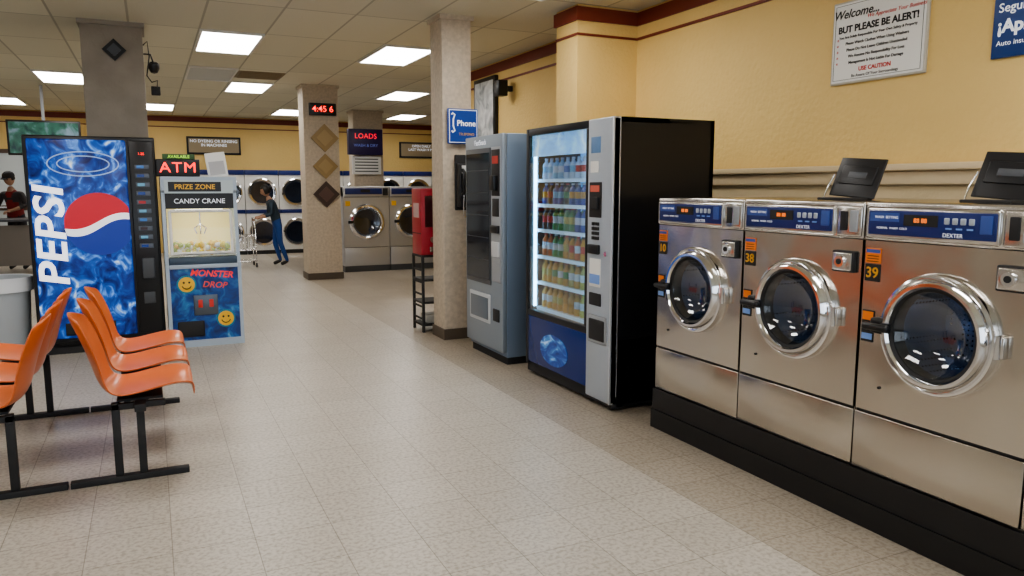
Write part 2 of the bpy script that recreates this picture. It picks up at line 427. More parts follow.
    if lid:
        s = empty('soap_hopper', (0, .24, 1.35)); s.parent = e
        box('hopper_box', -.10, .10, -.03, .10, 0, .012, blackm, s, .004)
        l = box('hopper_lid', -.125, .125, -.008, .002, 0, .19, black, s, .004)
        l.location = (0, .08, .012); l.rotation_euler = (math.radians(-20), math.radians(4), 0)
        l2 = box('hopper_lid_rim', -.095, .095, -.012, -.006, .06, .15, black, s, .004)
        l2.location = (0, .08, .012); l2.rotation_euler = l.rotation_euler
        l3 = box('hopper_lid_slot', -.05, .05, -.014, -.010, .09, .12, dgrey, s, .002)
        l3.location = (0, .08, .012); l3.rotation_euler = l.rotation_euler
        tube('hinge_wire', [(-.125, .04, .008), (-.13, .07, .06), (-.11, .09, .12)], .003, chrome, s)
    return e
washer(3.19, '10', lid=False)
washer(2.495, '38')
washer(1.80, '39')
washer(1.105, '40')

def back_washer(x, y):
    w = .78
    e = empty('large_washing_machine', (x, y, 0)); hw = w/2-.004
    box('plinth', -hw, hw, .0, .8, 0, .10, dgrey, e)
    box('lower_panel', -hw, hw, -.005, .03, .10, .40, steel3, e, .004)
    panel_hole('front_panel', -hw, hw, .41, 1.24, 0, 0, .83, .22, steel3, e, 48)
    box('body_l', -hw, -hw+.02, .03, .85, .10, 1.40, steel3, e)
    box('body_r', hw-.02, hw, .03, .85, .10, 1.40, steel3, e)
    box('body_back', -hw, hw, .5, .86, .10, 1.40, dgrey, e)
    box('control_head', -hw, hw, -.01, .5, 1.25, 1.42, steel3, e, .006)
    box('control_panel', -hw+.03, hw-.12, -.016, -.008, 1.29, 1.39, navy, e, .004)
    box('display', -.10, .06, -.019, -.012, 1.32, 1.37, blackm, e)
    box('coin_box', hw-.11, hw-.02, -.02, -.008, 1.27, 1.39, blackm, e, .004)
    c = (0, 0, .83)
    lathe('door_ring', [(.30, .0), (.30, -.03), (.28, -.055), (.25, -.06), (.22, -.03), (.215, .0)], c, 'Y', chrome, e, 48)
    lathe('door_glass', [(.218, -.02), (.12, .01), (0, .03)], c, 'Y', glassk, e, 32)
    lathe('drum', [(.22, .03), (.28, .06), (.28, .42), (0, .44)], c, 'Y', drumm, e, 32)
    box('handle', -.33, -.24, -.085, -.055, .81, .86, black, e, .008)
    box('label', -hw+.03, -hw+.11, -.004, .002, 1.10, 1.18, yellow, e)
for i in range(4): back_washer(3.25+i*.785, 12.4)

def dryer(x, y):
    w = .68; e = empty('stacked_dryer', (x, y, 0)); hw = w/2-.004
    box('body', -hw, hw, .42, .9, 0, 1.76, dgrey, e)
    box('side_l', -hw, -hw+.015, .01, .42, 0, 1.76, steel3, e); box('side_r', hw-.015, hw, .01, .42, 0, 1.76, steel3, e)
    box('plinth', -hw, hw, -.002, .42, 0, .08, blackm, e)
    box('top', -hw, hw, .0, .42, 1.74, 1.76, steel3, e)
    panel_hole('front_lower', -hw, hw, .08, .86, 0, 0, .46, .22, white, e, 40)
    panel_hole('front_upper', -hw, hw, .94, 1.66, 0, 0, 1.30, .22, white, e, 40)
    box('control_mid', -hw, hw, -.012, .02, .86, .94, navy, e, .004)
    box('control_top', -hw, hw, -.012, .02, 1.66, 1.76, navy, e, .004)
    for k, z in enumerate((.46, 1.30)):
        c = (0, 0, z)
        lathe('door_ring_%d' % k, [(.29, 0), (.29, -.03), (.27, -.045), (.23, -.04), (.215, 0)], c, 'Y', chrome, e, 40)
        lathe('door_glass_%d' % k, [(.22, -.02), (0, -.012)], c, 'Y', glassk, e, 32)
        lathe('drum_%d' % k, [(.22, .02), (.28, .05), (.28, .38), (0, .40)], c, 'Y', drumm, e, 32)
        box('handle_%d' % k, .235, .262, -.07, -.04, z-.06, z+.06, blackm, e, .006)
for i in range(10): dryer(.76+i*.685, 16.6)

# ------------------------------------------------------------ bottled drink vending machine
def bottle_mesh(bm, x, y, z, h, r, ci, seg=14):
    prof = [(0, 0), (r*.9, .0), (r, .01), (r, h*.25), (r*.93, h*.3), (r*.93, h*.55), (r, h*.6), (r*.88, h*.70), (r*.36, h*.84), (r*.34, h*.91), (r*.44, h*.91), (r*.44, h), (0, h)]
    rings = []
    for (rr, hh) in prof:
        rings.append([bm.verts.new((x+rr*math.cos(2*pi*i/seg), y+rr*math.sin(2*pi*i/seg), z+hh)) for i in range(seg)] if rr > 0 else [bm.verts.new((x, y, z+hh))])
    for k, (A, B) in enumerate(zip(rings, rings[1:])):
        mi = ci[0]
        if 4 <= k <= 5: mi = ci[1]
        if k >= 9: mi = ci[2]
        for i in range(seg):
            j = (i+1) % seg
            if len(A) == 1: f = bm.faces.new((A[0], B[i], B[j]))
            elif len(B) == 1: f = bm.faces.new((A[i], A[j], B[0]))
            else: f = bm.faces.new((A[i], A[j], B[j], B[i]))
            f.material_index = mi; f.smooth = True
cols = [(.45, .65, .85), (.05, .20, .6), (.01, .05, .3), (.45, .02, .02), (.50, .28, .02), (.04, .25, .08), (.45, .12, .02), (.03, .012, .015), (.5, .62, .75), (.15, .45, .7), (.38, .38, .08)]
bmats = [M('drink_%d' % i, c, .2) for i, c in enumerate(cols)]

dv = empty('drink_vending_machine', (2.53, 4.45, 0), -pi/2)
W = .59
box('right_side', W-.03, W, .05, .76, .03, 1.83, blackmetal, dv)
box('left_side', -W, -W+.03, .05, .76, .03, 1.83, blackmetal, dv)
box('back', -W, W, .73, .76, .03, 1.83, blackmetal, dv)
box('top', -W, W, .05, .76, 1.80, 1.83, blackmetal, dv)
box('bottom', -W, W, .05, .76, .05, .46, blackmetal, dv)
for sx in (-1, 1):
    for yy in (.12, .68): cyl('foot', .025, 0, .05, (sx*.52, yy, 0), 'Z', blackm, dv, 16)
box('kick', -W, W, .02, .10, .02, .10, blackm, dv)
box('cabinet_partition', .29, .32, .05, .73, .46, 1.80, white, dv)
box('door_frame_left', -W, -W+.045, 0, .05, .08, 1.83, black, dv, .008)
box('door_frame_top', -W+.045, .30, 0, .05, 1.78, 1.83, black, dv, .006)
box('door_frame_mid', -W+.045, .30, -.002, .05, .455, .50, black, dv, .006)
box('door_frame_inner', .265, .30, -.002, .05, .50, 1.78, black, dv, .006)
bluegfx = ramp_mat('blue_bubble_graphic', [(.30, (.01, .03, .16)), (.50, (.02, .08, .36)), (.60, (.06, .25, .6)), (.70, (.4, .65, .9))], 9, .2, .2, 1.5)
box('lower_graphic', -W+.045, .30, .0, .05, .10, .455, M('lower_navy', (.012, .03, .15), .25, es=.1), dv, .006)
lathe('lower_graphic_ellipse', [(.0, -.004), (.125, -.004), (.125, 0), (0, 0)], (-.09, 0, .28), 'Y', bluegfx, dv, 40).scale = (1.6, 1, .9)
box('glass_door', -W+.045, .265, .008, .014, .50, 1.78, glassc, dv)
inter = M('cooler_interior', (.10, .35, .62), .4, es=.7, ecol=(.10, .45, 1))
box('interior_back', -W+.03, .29, .45, .47, .46, 1.80, inter, dv)
led = M('cooler_led', (.7, .9, 1), .5, es=13, ecol=(.28, .66, 1))
box('led_left', -W+.05, -W+.065, .04, .06, .52, 1.77, led, dv)
box('led_right', .245, .26, .04, .06, .52, 1.77, led, dv)
box('interior_header', -W+.045, .265, .03, .06, 1.63, 1.78, ramp_mat('cooler_header', [(.3, (.10, .32, .7)), (.55, (.3, .6, .9)), (.75, (.7, .9, 1))], 6, .4, .9, 1), dv)
bm = bmesh.new()
shelfz = [.505, .70, .895, 1.09, 1.275, 1.455]
sets = [[(4, 8, 3), (4, 10, 6), (4, 4, 3), (10, 8, 5)], [(4, 10, 4), (4, 5, 3), (10, 8, 4), (4, 8, 8)], [(6, 8, 3), (5, 8, 8), (4, 10, 3), (9, 8, 8), (4, 3, 7)],
        [(7, 3, 3), (5, 8, 8), (5, 10, 3), (2, 8, 1)], [(7, 3, 1), (2, 9, 8), (7, 5, 3), (2, 4, 8)], [(0, 9, 8), (9, 8, 8), (0, 1, 8), (0, 3, 8)]]
for si, z in enumerate(shelfz):
    for i in range(10):
        ci = sets[si][(i//2) % len(sets[si])] if random.random() < .8 else random.choice(sets[si])
        x = -W+.10+i*.079
        for row in range(3):
            bottle_mesh(bm, x, .12+row*.09, z+.012, .165 if si < 4 else .15, .030, ci)
me = bpy.data.meshes.new('bottles'); bm.to_mesh(me); bm.free()
for m in bmats: me.materials.append(m)
bo = bpy.data.objects.new('bottles', me); COL.objects.link(bo); bo.parent = dv
rail = M('price_rail', (.6, .8, 1), .4, es=.25, ecol=(.35, .7, 1))
shelfw = M('shelf_white', (.5, .62, .72), .4)
for i, z in enumerate(shelfz):
    box('shelf_%d' % i, -W+.04, .27, .07, .45, z-.004, z+.010, shelfw, dv)
    box('shelf_rail_%d' % i, -W+.06, .255, .065, .075, z-.012, z+.012, rail, dv)
box('control_column', .30, W, -.006, .05, .05, 1.83, lgrey, dv, .01)
box('control_column_body', .32, W-.03, .05, .73, .46, 1.80, dgrey, dv)
box('label_top', .34, .45, -.010, -.004, 1.62, 1.72, M('label_blue', (.16, .30, .55), .4), dv, .003)
box('label_mid', .34, .43, -.010, -.004, 1.50, 1.57, paper, dv)
box('reader_panel', .33, .47, -.012, -.004, 1.22, 1.44, blackm, dv, .004)
box('reader_screen', .35, .45, -.016, -.010, 1.38, 1.42, M('reader_led', (.2, .05, .05), .4, es=.3, ecol=(1, .2, .1)), dv)
box('card_reader', .37, .45, -.035, -.010, 1.27, 1.35, blackm, dv, .008)
for r_ in range(4):
    for c_ in range(3): box('key', .365+c_*.03, .385+c_*.03, -.013, -.004, 1.08+r_*.03, 1.10+r_*.03, blackm, dv)
box('bill_slot', .34, .46, -.03, -.004, .99, 1.05, black, dv, .008)
box('price_card', .34, .47, -.010, -.004, .78, .96, white, dv, .003)
box('price_card_blue', .345, .465, -.012, -.004, .80, .86, sblue2, dv)
box('coin_return', .34, .48, -.012, -.004, .66, .74, blackm, dv, .005)
box('delivery_frame', .335, .555, -.016, -.004, .42, .60, grey, dv, .01)
box('delivery_flap', .355, .535, -.020, -.010, .44, .575, blackm, dv, .008)
cyl('lock', .016, -.022, -.004, (.54, 0, 1.0), 'Y', chrome, dv, 20)
box('edge_trim', W-.012, W, -.008, .05, .05, 1.83, M('silver_edge', (.6, .63, .68), .3, .6), dv, .003)

# ------------------------------------------------------------ snack vending machine
sv = empty('snack_vending_machine', (2.45, 5.66, 0), -pi/2)
w = .375
box('cabinet', -w, w, .04, .58, .06, 1.82, slate, sv, .006)
box('kick', -w+.02, w-.02, .05, .5, 0, .08, blackm, sv)
box('door', -w, w, 0, .04, .10, 1.82, slatef, sv, .008)
box('window_frame', -w+.03, .16, -.008, .002, .62, 1.72, dgrey, sv, .006)
box('window', -w+.05, .14, -.012, -.006, .66, 1.68, M('smoked_window', (.03, .035, .045), .06), sv)
for i in range(5): box('shelf_line_%d' % i, -w+.06, .13, -.0135, -.011, .82+i*.18, .825+i*.18, dgrey, sv)
box('control_strip', .18, w-.02, -.008, .002, .66, 1.72, grey, sv, .005)
box('control_upper', .19, w-.03, -.012, -.004, 1.34, 1.70, blackm, sv, .005)
box('card_reader', .23, .31, -.05, -.008, 1.38, 1.50, black, sv, .01)
box('label', .21, .32, -.014, -.008, 1.59, 1.65, M('warn_red', (.5, .05, .04), .5), sv)
box('keypad', .21, .33, -.014, -.006, 1.18, 1.32, blackm, sv, .004)
box('bill_slot', .20, .34, -.03, -.006, 1.05, 1.11, black, sv, .006)
box('coin_slot', .20, .34, -.02, -.006, .86, .98, M('coin_white', (.55, .57, .6), .4), sv, .005)
box('delivery_frame', -w+.10, .15, -.012, .002, .30, .54, M('delivery_pale', (.6, .64, .68), .35, .2), sv, .008)
box('delivery_flap', -w+.13, .12, -.016, -.008, .33, .51, M('flap', (.14, .17, .21), .3), sv, .006)
box('coin_return', .21, .32, -.012, .002, .34, .44, blackm, sv, .005)
text('top_logo', 'FastSnack', .06, (-.05, -.002, 1.765), wtext, sv, ext=.001)

# ------------------------------------------------------------ phone sign, payphone on the column
pS = empty('phone_sign', (2.575, 6.42, 1.95))
signblue = M('phone_blue', (.01, .06, .32), .35, es=.06)
box('panel', -.145, .145, -.03, 0, -.155, .155, signblue, pS, .006)
box('panel_border', -.135, .135, -.032, -.029, -.145, .145, wtext, pS)
box('panel_face', -.129, .129, -.034, -.031, -.139, .139, signblue, pS)
text('label', 'Phone', .072, (.028, -.036, .025), wtext, pS, bold=.0012)
tube('handset', [(-.112, -.036, .10), (-.102, -.036, .115), (-.082, -.036, .10), (-.097, -.036, .06), (-.097, -.036, .0), (-.082, -.036, -.04), (-.102, -.036, -.055), (-.112, -.036, -.04)], .007, wtext, pS)
text('sub', 'TELEFONO', .03, (.03, -.036, -.07), yellow, pS)
pp = empty('payphone', (2.585, 6.42, 1.2))
box('backplate', -.09, .09, -.02, 0, 0, .50, blackm, pp, .01)
box('body', -.08, .08, -.11, -.02, .03, .42, black, pp, .015)
box('keypad', -.01, .06, -.118, -.108, .2, .3, steel2, pp, .004)
box('instruction_card', -.06, .06, -.116, -.108, .33, .40, white, pp, .003)
box('coin_return', .01, .06, -.118, -.108, .06, .11, steel2, pp, .004)
tube('handset', [(-.055, -.12, .36), (-.055, -.155, .34), (-.055, -.16, .25), (-.055, -.155, .16), (-.055, -.12, .14)], .017, black, pp)
tube('cord', [(-.055, -.15, .14), (-.06, -.15, .05), (-.05, -.13, -.05), (-.02, -.11, -.06), (0, -.09, .03)], .005, chrome, pp)

# ------------------------------------------------------------ candy dispenser & rack behind column
rk = empty('wire_rack', (2.51, 7.02, 0))
for x in (-.17, .17):
    for y in (-.14, .14): box('post', x-.012, x+.012, y-.012, y+.012, 0, .745, blackm, rk)
for i, z in enumerate((.06, .28, .50, .735)):
    box('shelf_%d' % i, -.18, .18, -.15, .15, z, z+.02, blackm, rk)
for i in range(5): box('slat_%d' % i, -.175, -.168, -.14, .14, .12+i*.12, .14+i*.12, blackm, rk)
box('literature_stack', -.12, .12, -.10, .10, .08, .16, M('paper_stack', (.5, .48, .44), .6), rk, .004)
rk2 = empty('candy_dispenser', (2.51, 7.02, .756))
box('cabinet', -.18, .18, -.14, .14, 0.0, .64, M('dispenser_red', (.36, .02, .035), .35), rk2, .008)
box('front_window', -.14, .14, -.145, -.139, .27, .57, glassk, rk2)
box('side_seam', -.183, -.179, -.13, .13, .205, .212, blackm, rk2)
box('side_label', -.183, -.179, -.08, .08, .36, .50, M('side_label', (.5, .35, .34), .5), rk2)
for i in (-1, 1):
    cyl('knob', .028, -.165, -.14, (i*.07, 0, .15), 'Y', chrome, rk2, 20)
    box('chute', i*.07-.03, i*.07+.03, -.16, -.14, .03, .08, steel2, rk2, .004)

# ------------------------------------------------------------ soda machine
sm = empty('soda_vending_machine', (-.425, 7.25, 0))
w = .485
ice = ramp_mat('blue_ice_graphic', [(.30, (.004, .008, .07)), (.45, (.01, .035, .22)), (.55, (.015, .09, .42)), (.63, (.12, .32, .75)), (.72, (.75, .85, 1))], 9, .2, .45, 1.0, (1, 1, .8), 12)
box('cabinet', -w, w, .05, .76, .04, 1.83, blackmetal, sm, .01)
box('door', -w, w, 0, .05, .10, 1.83, black, sm, .012)
box('kick', -w+.03, w-.03, .04, .6, 0, .06, blackm, sm)
box('graphic_panel', -w+.03, .26, -.014, .002, .14, 1.80, ice, sm, .012)
def globe(parent, cx, cz, r, y, ang, xmax):
    R = Matrix.Rotation(ang, 3, 'Y')
    rd = M('globe_red', (.6, .015, .03), .3, es=.22); wh = M('globe_white', (.9, .9, .95), .3, es=.5); bl = M('globe_blue', (.01, .04, .34), .3, es=.2)
    n = 60
    def strip(name, f0, f1, m):
        bm = bmesh.new(); prev = None
        for i in range(n+1):
            x = -r+2*r*i/n; c = math.sqrt(max(0, r*r-x*x))
            lo, hi = max(-c, min(c, f0(x, c))), max(-c, min(c, f1(x, c)))
            p = [R @ Vector((x, 0, lo)), R @ Vector((x, 0, hi))]
            q = [bm.verts.new((min(xmax, cx+p_.x), y, cz+p_.z)) for p_ in p]
            if prev: bm.faces.new((prev[0], q[0], q[1], prev[1]))
            prev = q
        bmesh.ops.remove_doubles(bm, verts=bm.verts, dist=1e-5)
        finish(name, bm, m, parent)
    wv = lambda x: .16*r*math.sin(x/r*2.6)
    strip('emblem_red', lambda x, c: wv(x)+.10*r, lambda x, c: c, rd)
    strip('emblem_white', lambda x, c: wv(x)*1.1-.12*r, lambda x, c: wv(x)+.10*r, wh)
    strip('emblem_blue', lambda x, c: -c, lambda x, c: wv(x)*1.1-.12*r, bl)
globe(sm, .03, 1.10, .262, -.016, math.radians(-8), .255)
text('logo', 'PEPSI', .30, (-.318, -.018, 1.00), M('logo_white', (.95, .95, 1), .4, es=.8), sm, rot=(pi/2, -pi/2, 0), bold=.006, sx=1.22, shear=.15, sp=1.02)
rimp = M('rim_pale', (.35, .5, .75), .3, es=.3)
tube('graphic_can_rim', [[(.26*math.cos(a)-.06, -.013, 1.60+.10*math.sin(a)) for a in [i*2*pi/40 for i in range(41)]],
                         [(.19*math.cos(a)-.06, -.013, 1.60+.065*math.sin(a)) for a in [i*2*pi/40 for i in range(41)]]], .005, rimp, sm)
box('selection_column', .28, w-.015, -.012, .002, .14, 1.80, blackmetal, sm, .008)
selm = M('sel', (.10, .12, .16), .3)
for i in range(10):
    box('select_%d' % i, .32, .43, -.020, -.010, 1.56-i*.075, 1.60-i*.075, selm, sm, .004)
    box('select_lbl_%d' % i, .335, .39, -.022, -.018, 1.568-i*.075, 1.592-i*.075, bmats[(1, 2, 9, 2, 3, 9, 1, 7, 9, 2)[i]], sm)
box('bill_validator', .33, .43, -.04, -.01, .62, .80, dgrey, sm, .01)
box('coin_return', .33, .42, -.018, -.01, .40, .50, dgrey, sm, .004)
box('delivery_flap', -.28, .10, -.02, .0, .16, .27, blackm, sm, .01)
text('price', '1.25', .03, (.375, -.021, 1.69), redled, sm)

# ------------------------------------------------------------ arcade prize cabinet with ATM sign
ar = empty('arcade_prize_machine', (.395, 7.12, 0))
sidem = M('cabinet_side', (.42, .50, .60), .35)
aw = .28
prof = [(0, .04), (-.0, .74), (.06, .80), (.12, 1.36), (.08, 1.38), (.08, 1.50), (.60, 1.50), (.60, .04)]
for s, nm in ((-1, 'side_left'), (1, 'side_right')):
    poly(nm, [(s*aw, y, z) for y, z in prof], sidem, ar, (s*.03, 0, 0))
gfx = ramp_mat('blue_arcade_graphic', [(.3, (.01, .02, .10)), (.5, (.01, .06, .26)), (.63, (.03, .17, .42)), (.78, (.2, .42, .6))], 9, .3, .08, 1.0)
box('lower_front', -aw, aw, .012, .05, .06, .74, gfx, ar)
box('control_shelf', -aw, aw, .0, .10, .72, .80, M('shelf_dark', (.05, .08, .12), .3), ar, .01)
box('shelf_lip', -aw, aw, -.02, .02, .70, .735, sidem, ar, .006)
box('back', -aw, aw, .57, .60, .04, 1.50, blackm, ar)
box('floor_panel', -aw, aw, .05, .57, .78, .80, white, ar)
box('roof', -aw, aw, .08, .60, 1.47, 1.50, sidem, ar)
box('header', -aw, aw, .085, .12, 1.355, 1.47, M('header_pale', (.45, .52, .55), .4, es=.1), ar)
box('header_inset', -aw+.03, aw-.10, .082, .09, 1.37, 1.455, black, ar)
text('header_text', 'PRIZE ZONE', .06, (-.035, .080, 1.41), yellow, ar, bold=.001)
box('marquee', -aw, aw, .11, .14, 1.22, 1.355, black, ar)
text('marquee_text', 'CANDY CRANE', .060, (0, .105, 1.285), wtext, ar)
poly('window', [(-aw, .058, .80), (aw, .058, .80), (aw, .10, 1.22), (-aw, .10, 1.22)], glassc, ar)
for s in (-1, 1):
    tube('window_frame', [(s*(aw-.03), .052, .82), (s*(aw-.03), .092, 1.20)], .014, white, ar)
tube('window_frame_top', [(-aw+.03, .092, 1.20), (aw-.03, .092, 1.20)], .014, white, ar)
tube('window_frame_bottom', [(-aw+.03, .052, .83), (aw-.03, .052, .83)], .014, white, ar)
inn = M('cabinet_glow', (.72, .62, .30), .5, es=.45, ecol=(1, .82, .38))
box('interior_back', -aw+.01, aw-.01, .45, .47, .80, 1.36, inn, ar)
box('interior_lamp', -.2, .2, .2, .3, 1.20, 1.21, M('lampw', (1, .95, .8), .5, es=6), ar)
tube('claw', [[(0, .25, 1.2), (0, .25, 1.08)], [(0, .25, 1.08), (.05, .25, 1.04), (.03, .25, .99)], [(0, .25, 1.08), (-.05, .25, 1.04), (-.03, .25, .99)], [(0, .25, 1.08), (0, .2, 1.04), (0, .22, .99)]], .006, chrome, ar)
bm = bmesh.new()
for i in range(140):
    x, y = random.uniform(-aw+.05, aw-.05), random.uniform(.12, .42); z = .82+random.random()*.08
    bmesh.ops.create_icosphere(bm, subdivisions=1, radius=.026, matrix=Matrix.Translation((x, y, z)))
for f in bm.faces: f.material_index = (f.index//20) % 4; f.smooth = True
finish('prize_balls', bm, [M('ball_y', (.85, .7, .1), .3), M('ball_w', (.85, .85, .8), .3), M('ball_g', (.5, .6, .1), .3), M('ball_o', (.8, .55, .1), .3)], ar)
teal_r = M('rim_teal', (.02, .25, .35), .4)
for cx, cz in ((-.15, .56), (.16, .24)):
    cyl('smiley_rim', .080, .004, .012, (cx, 0, cz), 'Y', teal_r, ar, 32)
    cyl('smiley_face', .066, .000, .006, (cx, 0, cz), 'Y', yellow, ar, 32)
    for s in (-1, 1): cyl('smiley_eye', .009, -.003, .001, (cx+s*.022, 0, cz+.018), 'Y', blackm, ar, 12)
    tube('smiley_mouth', [(cx+.038*math.cos(a), -.002, cz+.038*math.sin(a)) for a in [pi+.3+i*(pi-.6)/10 for i in range(11)]], .004, blackm, ar)
text('brand', 'MONSTER', .078, (0.06, .008, .645), M('brand_red', (.8, .05, .05), .4, es=.3), ar, rot=(pi/2, .10, 0), bold=.002, shear=.2)
text('brand2', 'DROP', .075, (.08, .008, .545), M('brand_red2', (.7, .08, .05), .4, es=.2), ar, rot=(pi/2, .10, 0), bold=.001, shear=.2)
box('coin_door', -.10, .10, .002, .014, .28, .46, M('coin_door', (.12, .14, .17), .3, .6), ar, .006)
cred = M('coin_red', (.5, .04, .03), .4, es=.2)
for s in (-1, 1): box('coin_slot', s*.045-.018, s*.045+.018, -.006, .004, .35, .42, cred, ar, .004)
box('prize_door', -.24, -.02, .002, .014, .09, .23, blackm, ar, .01)
box('kick_stripe', -aw-.03, aw+.03, -.004, .012, .0, .06, sidem, ar)
at = empty('atm_sign', (.235, 7.28, 1.50))
box('case', -.175, .175, -.05, .04, 0.0, .15, black, at, .008)
text('letters', 'ATM', .125, (0, -.052, .075), redled, at, bold=0, sx=1.1, sp=1.12)
box('case_strip', -.12, .14, -.03, .02, .15, .195, M('green_case', (.05, .12, .04), .5), at, .003)
text('strip_letters', 'AVAILABLE', .036, (.01, -.032, .172), M('green_led', (.5, .9, .1), .5, es=.8), at)
nb = empty('notice_board', (.57, 7.33, 1.50))
p = box('board', -.085, .085, -.006, .006, 0, .22, paper, nb, .002); p.rotation_euler = (-.12, -.12, .0)
p = box('board_print', -.065, .065, -.009, -.005, .02, .14, M('print_grey', (.5, .5, .52), .5), nb); p.rotation_euler = (-.12, -.12, 0)

# ------------------------------------------------------------ chairs
def seat(name, parent, loc, rot):
    prof = [(-.236, .392, .15), (-.240, .415, .182), (-.225, .434, .203), (-.165, .440, .215), (-.08, .428, .222), (.02, .413, .226), (.10, .413, .225), (.155, .438, .217),
            (.185, .49, .206), (.203, .56, .200), (.226, .64, .198), (.255, .72, .190), (.280, .782, .165), (.292, .818, .110)]
    bm = bmesh.new(); rows = []; nu = 16
    for k, (y, z, hw) in enumerate(prof):
        row = []
        t = min(1, max(0, (k-3)/7)); seatp = 1-t*t*(3-2*t)
        for i in range(nu+1):
            u = -1+2*i/nu; c = abs(u)**2.0
            dz = .040*c*seatp*(0 if k < 1 else 1); dy = -.050*c*(1-seatp)
            if k == len(prof)-1: dz -= .02*abs(u)**2
            row.append(bm.verts.new((u*hw, y+dy, z+dz)))
        rows.append(row)
    for A, B in zip(rows, rows[1:]):
        for i in range(nu): bm.faces.new((A[i], A[i+1], B[i+1], B[i]))
    o = finish(name, bm, orange, parent, True, False)
    s = o.modifiers.new('sol', 'SOLIDIFY'); s.thickness = .009; s.offset = -1
    b = o.modifiers.new('sub', 'SUBSURF'); b.levels = 2; b.render_levels = 2
    o.location = loc; o.rotation_euler = (0, 0, rot)
    return o
def chair_row(x, y0, rot):
    e = empty('waiting_chair_row', (x, y0, 0), rot)
    s = 1 if rot > 0 else -1
    for i in range(3):
        seat('seat_%d' % i, e, (s*(i*.52), 0, 0), 0)
        box('bracket_%d' % i, s*i*.52-.11, s*i*.52+.11, -.10, .10, .385, .398, blackm, e)
    xa, xb = sorted((s*-.20, s*1.28))
    box('beam', xa, xb, -.025, .025, .350, .387, blackm, e, .004)
    for k, yy in enumerate((-.13, 1.22)):
        xx = s*yy
        box('foot_%d' % k, xx-.022, xx+.022, -.20, .315, 0, .03, blackm, e, .004)
        box('leg_front_%d' % k, xx-.017, xx+.017, -.015, .02, .03, .36, blackm, e, .003)
        box('leg_rear_%d' % k, xx-.017, xx+.017, .09, .125, .03, .39, blackm, e, .003)
        box('crossbar_%d' % k, xx-.017, xx+.017, -.11, .125, .355, .385, blackm, e, .003)
    return e
chair_row(-.10, 4.08, pi/2)
chair_row(-.74, 4.08, -pi/2)

# ------------------------------------------------------------ trash can
tcn = empty('trash_can', (-1.17, 7.45, 0))
binm = M('bin_grey', (.45, .49, .53), .45)
lathe('bin', [(0, .0), (.17, .0), (.185, .03), (.215, .62), (.23, .63), (.23, .66), (.215, .66), (.205, .62), (.17, .04), (0, .04)], (0, 0, 0), 'Z', binm, tcn, 40)
lathe('liner', [(.19, .50), (.218, .63), (.236, .668), (.238, .60), (.235, .55)], (0, 0, 0), 'Z', M('liner', (.75, .78, .82), .3), tcn, 40)

# ------------------------------------------------------------ signs on the right wall
ws = empty('welcome_sign', (XW, 3.17, 2.28), -pi/2)
hw, hh = .32, .245
box('frame', -hw, hw, -.02, 0, -hh, hh, M('sign_frame', (.55, .52, .46), .4), ws, .004)
box('face', -hw+.012, hw-.012, -.024, -.018, -hh+.012, hh-.012, paper, ws)
tube('border', [(-hw+.025, -.025, -hh+.025), (hw-.025, -.025, -hh+.025), (hw-.025, -.025, hh-.025), (-hw+.025, -.025, hh-.025)], .0015, blackm, ws, True)
text('t1', 'Welcome...', .07, (-.15, -.026, .165), blackm, ws, bold=.001, shear=.3)
text('t2', 'We Appreciate Your Business', .031, (.12, -.026, .130), redd, ws, shear=.3)
text('t3', 'BUT PLEASE BE ALERT!', .054, (0, -.026, .075), blackm, ws, bold=.002)
for i, s in enumerate(('You Are Solely Responsible For Your Own Safety & Property', 'Please Watch Clothes When Using Washers', 'Please Do Not Leave Children Unattended', 'We Assume No Responsibility For Loss', 'Management Is Not Liable For Damage')):
    text('t4_%d' % i, s, .0235 if i else .021, (0, -.026, .030-i*.038), blackm, ws, bold=.0004)
text('t5', 'USE CAUTION', .034, (0, -.026, -.168), redd, ws, bold=.001)
text('t6', 'Be Aware Of Your Surroundings', .024, (0, -.026, -.203), blackm, ws)
for i in range(5):
    text('bul_%d' % i, '*', .035, (-.27, -.026, .012-i*.035), redd, ws)
iv = empty('insurance_sign', (XW, 2.13, 2.30), -pi/2)
box('panel', -.36, .36, -.02, 0, -.25, .25, M('insurance_blue', (.01, .05, .22), .35), iv, .004)
text('t1', 'Seguro de Auto', .062, (-.335, -.022, -.01), wtext, iv, align='LEFT', bold=.0005)
text('t2', '\u00a1Aplique Aqui!', .088, (-.335, -.022, -.10), wtext, iv, align='LEFT', bold=.003)
text('t3', 'Auto insurance', .036, (-.335, -.022, -.18), wtext, iv, align='LEFT')
text('t0', 'SE HABLA ESPANOL', .07, (-.325, -.022, .14), yellow, iv, align='LEFT')

fp = empty('framed_poster', (XW, 8.85, 2.38), -pi/2)
box('frame', -.33, .33, -.05, 0, -.38, .38, black, fp, .006)
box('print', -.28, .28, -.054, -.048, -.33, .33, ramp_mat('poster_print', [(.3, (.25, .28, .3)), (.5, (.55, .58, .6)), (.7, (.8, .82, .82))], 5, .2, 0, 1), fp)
sp = empty('wall_speaker', (XW, 8.15, 2.55), -pi/2)
box('bracket', -.03, .03, -.10, 0, -.03, .03, blackm, sp)
box('case', -.07, .07, -.20, -.08, -.09, .09, black, sp, .01)
lathe('cone', [(0, -.205), (.03, -.207), (.055, -.204), (.06, -.20)], (0, 0, 0), 'Y', dgrey, sp, 24)

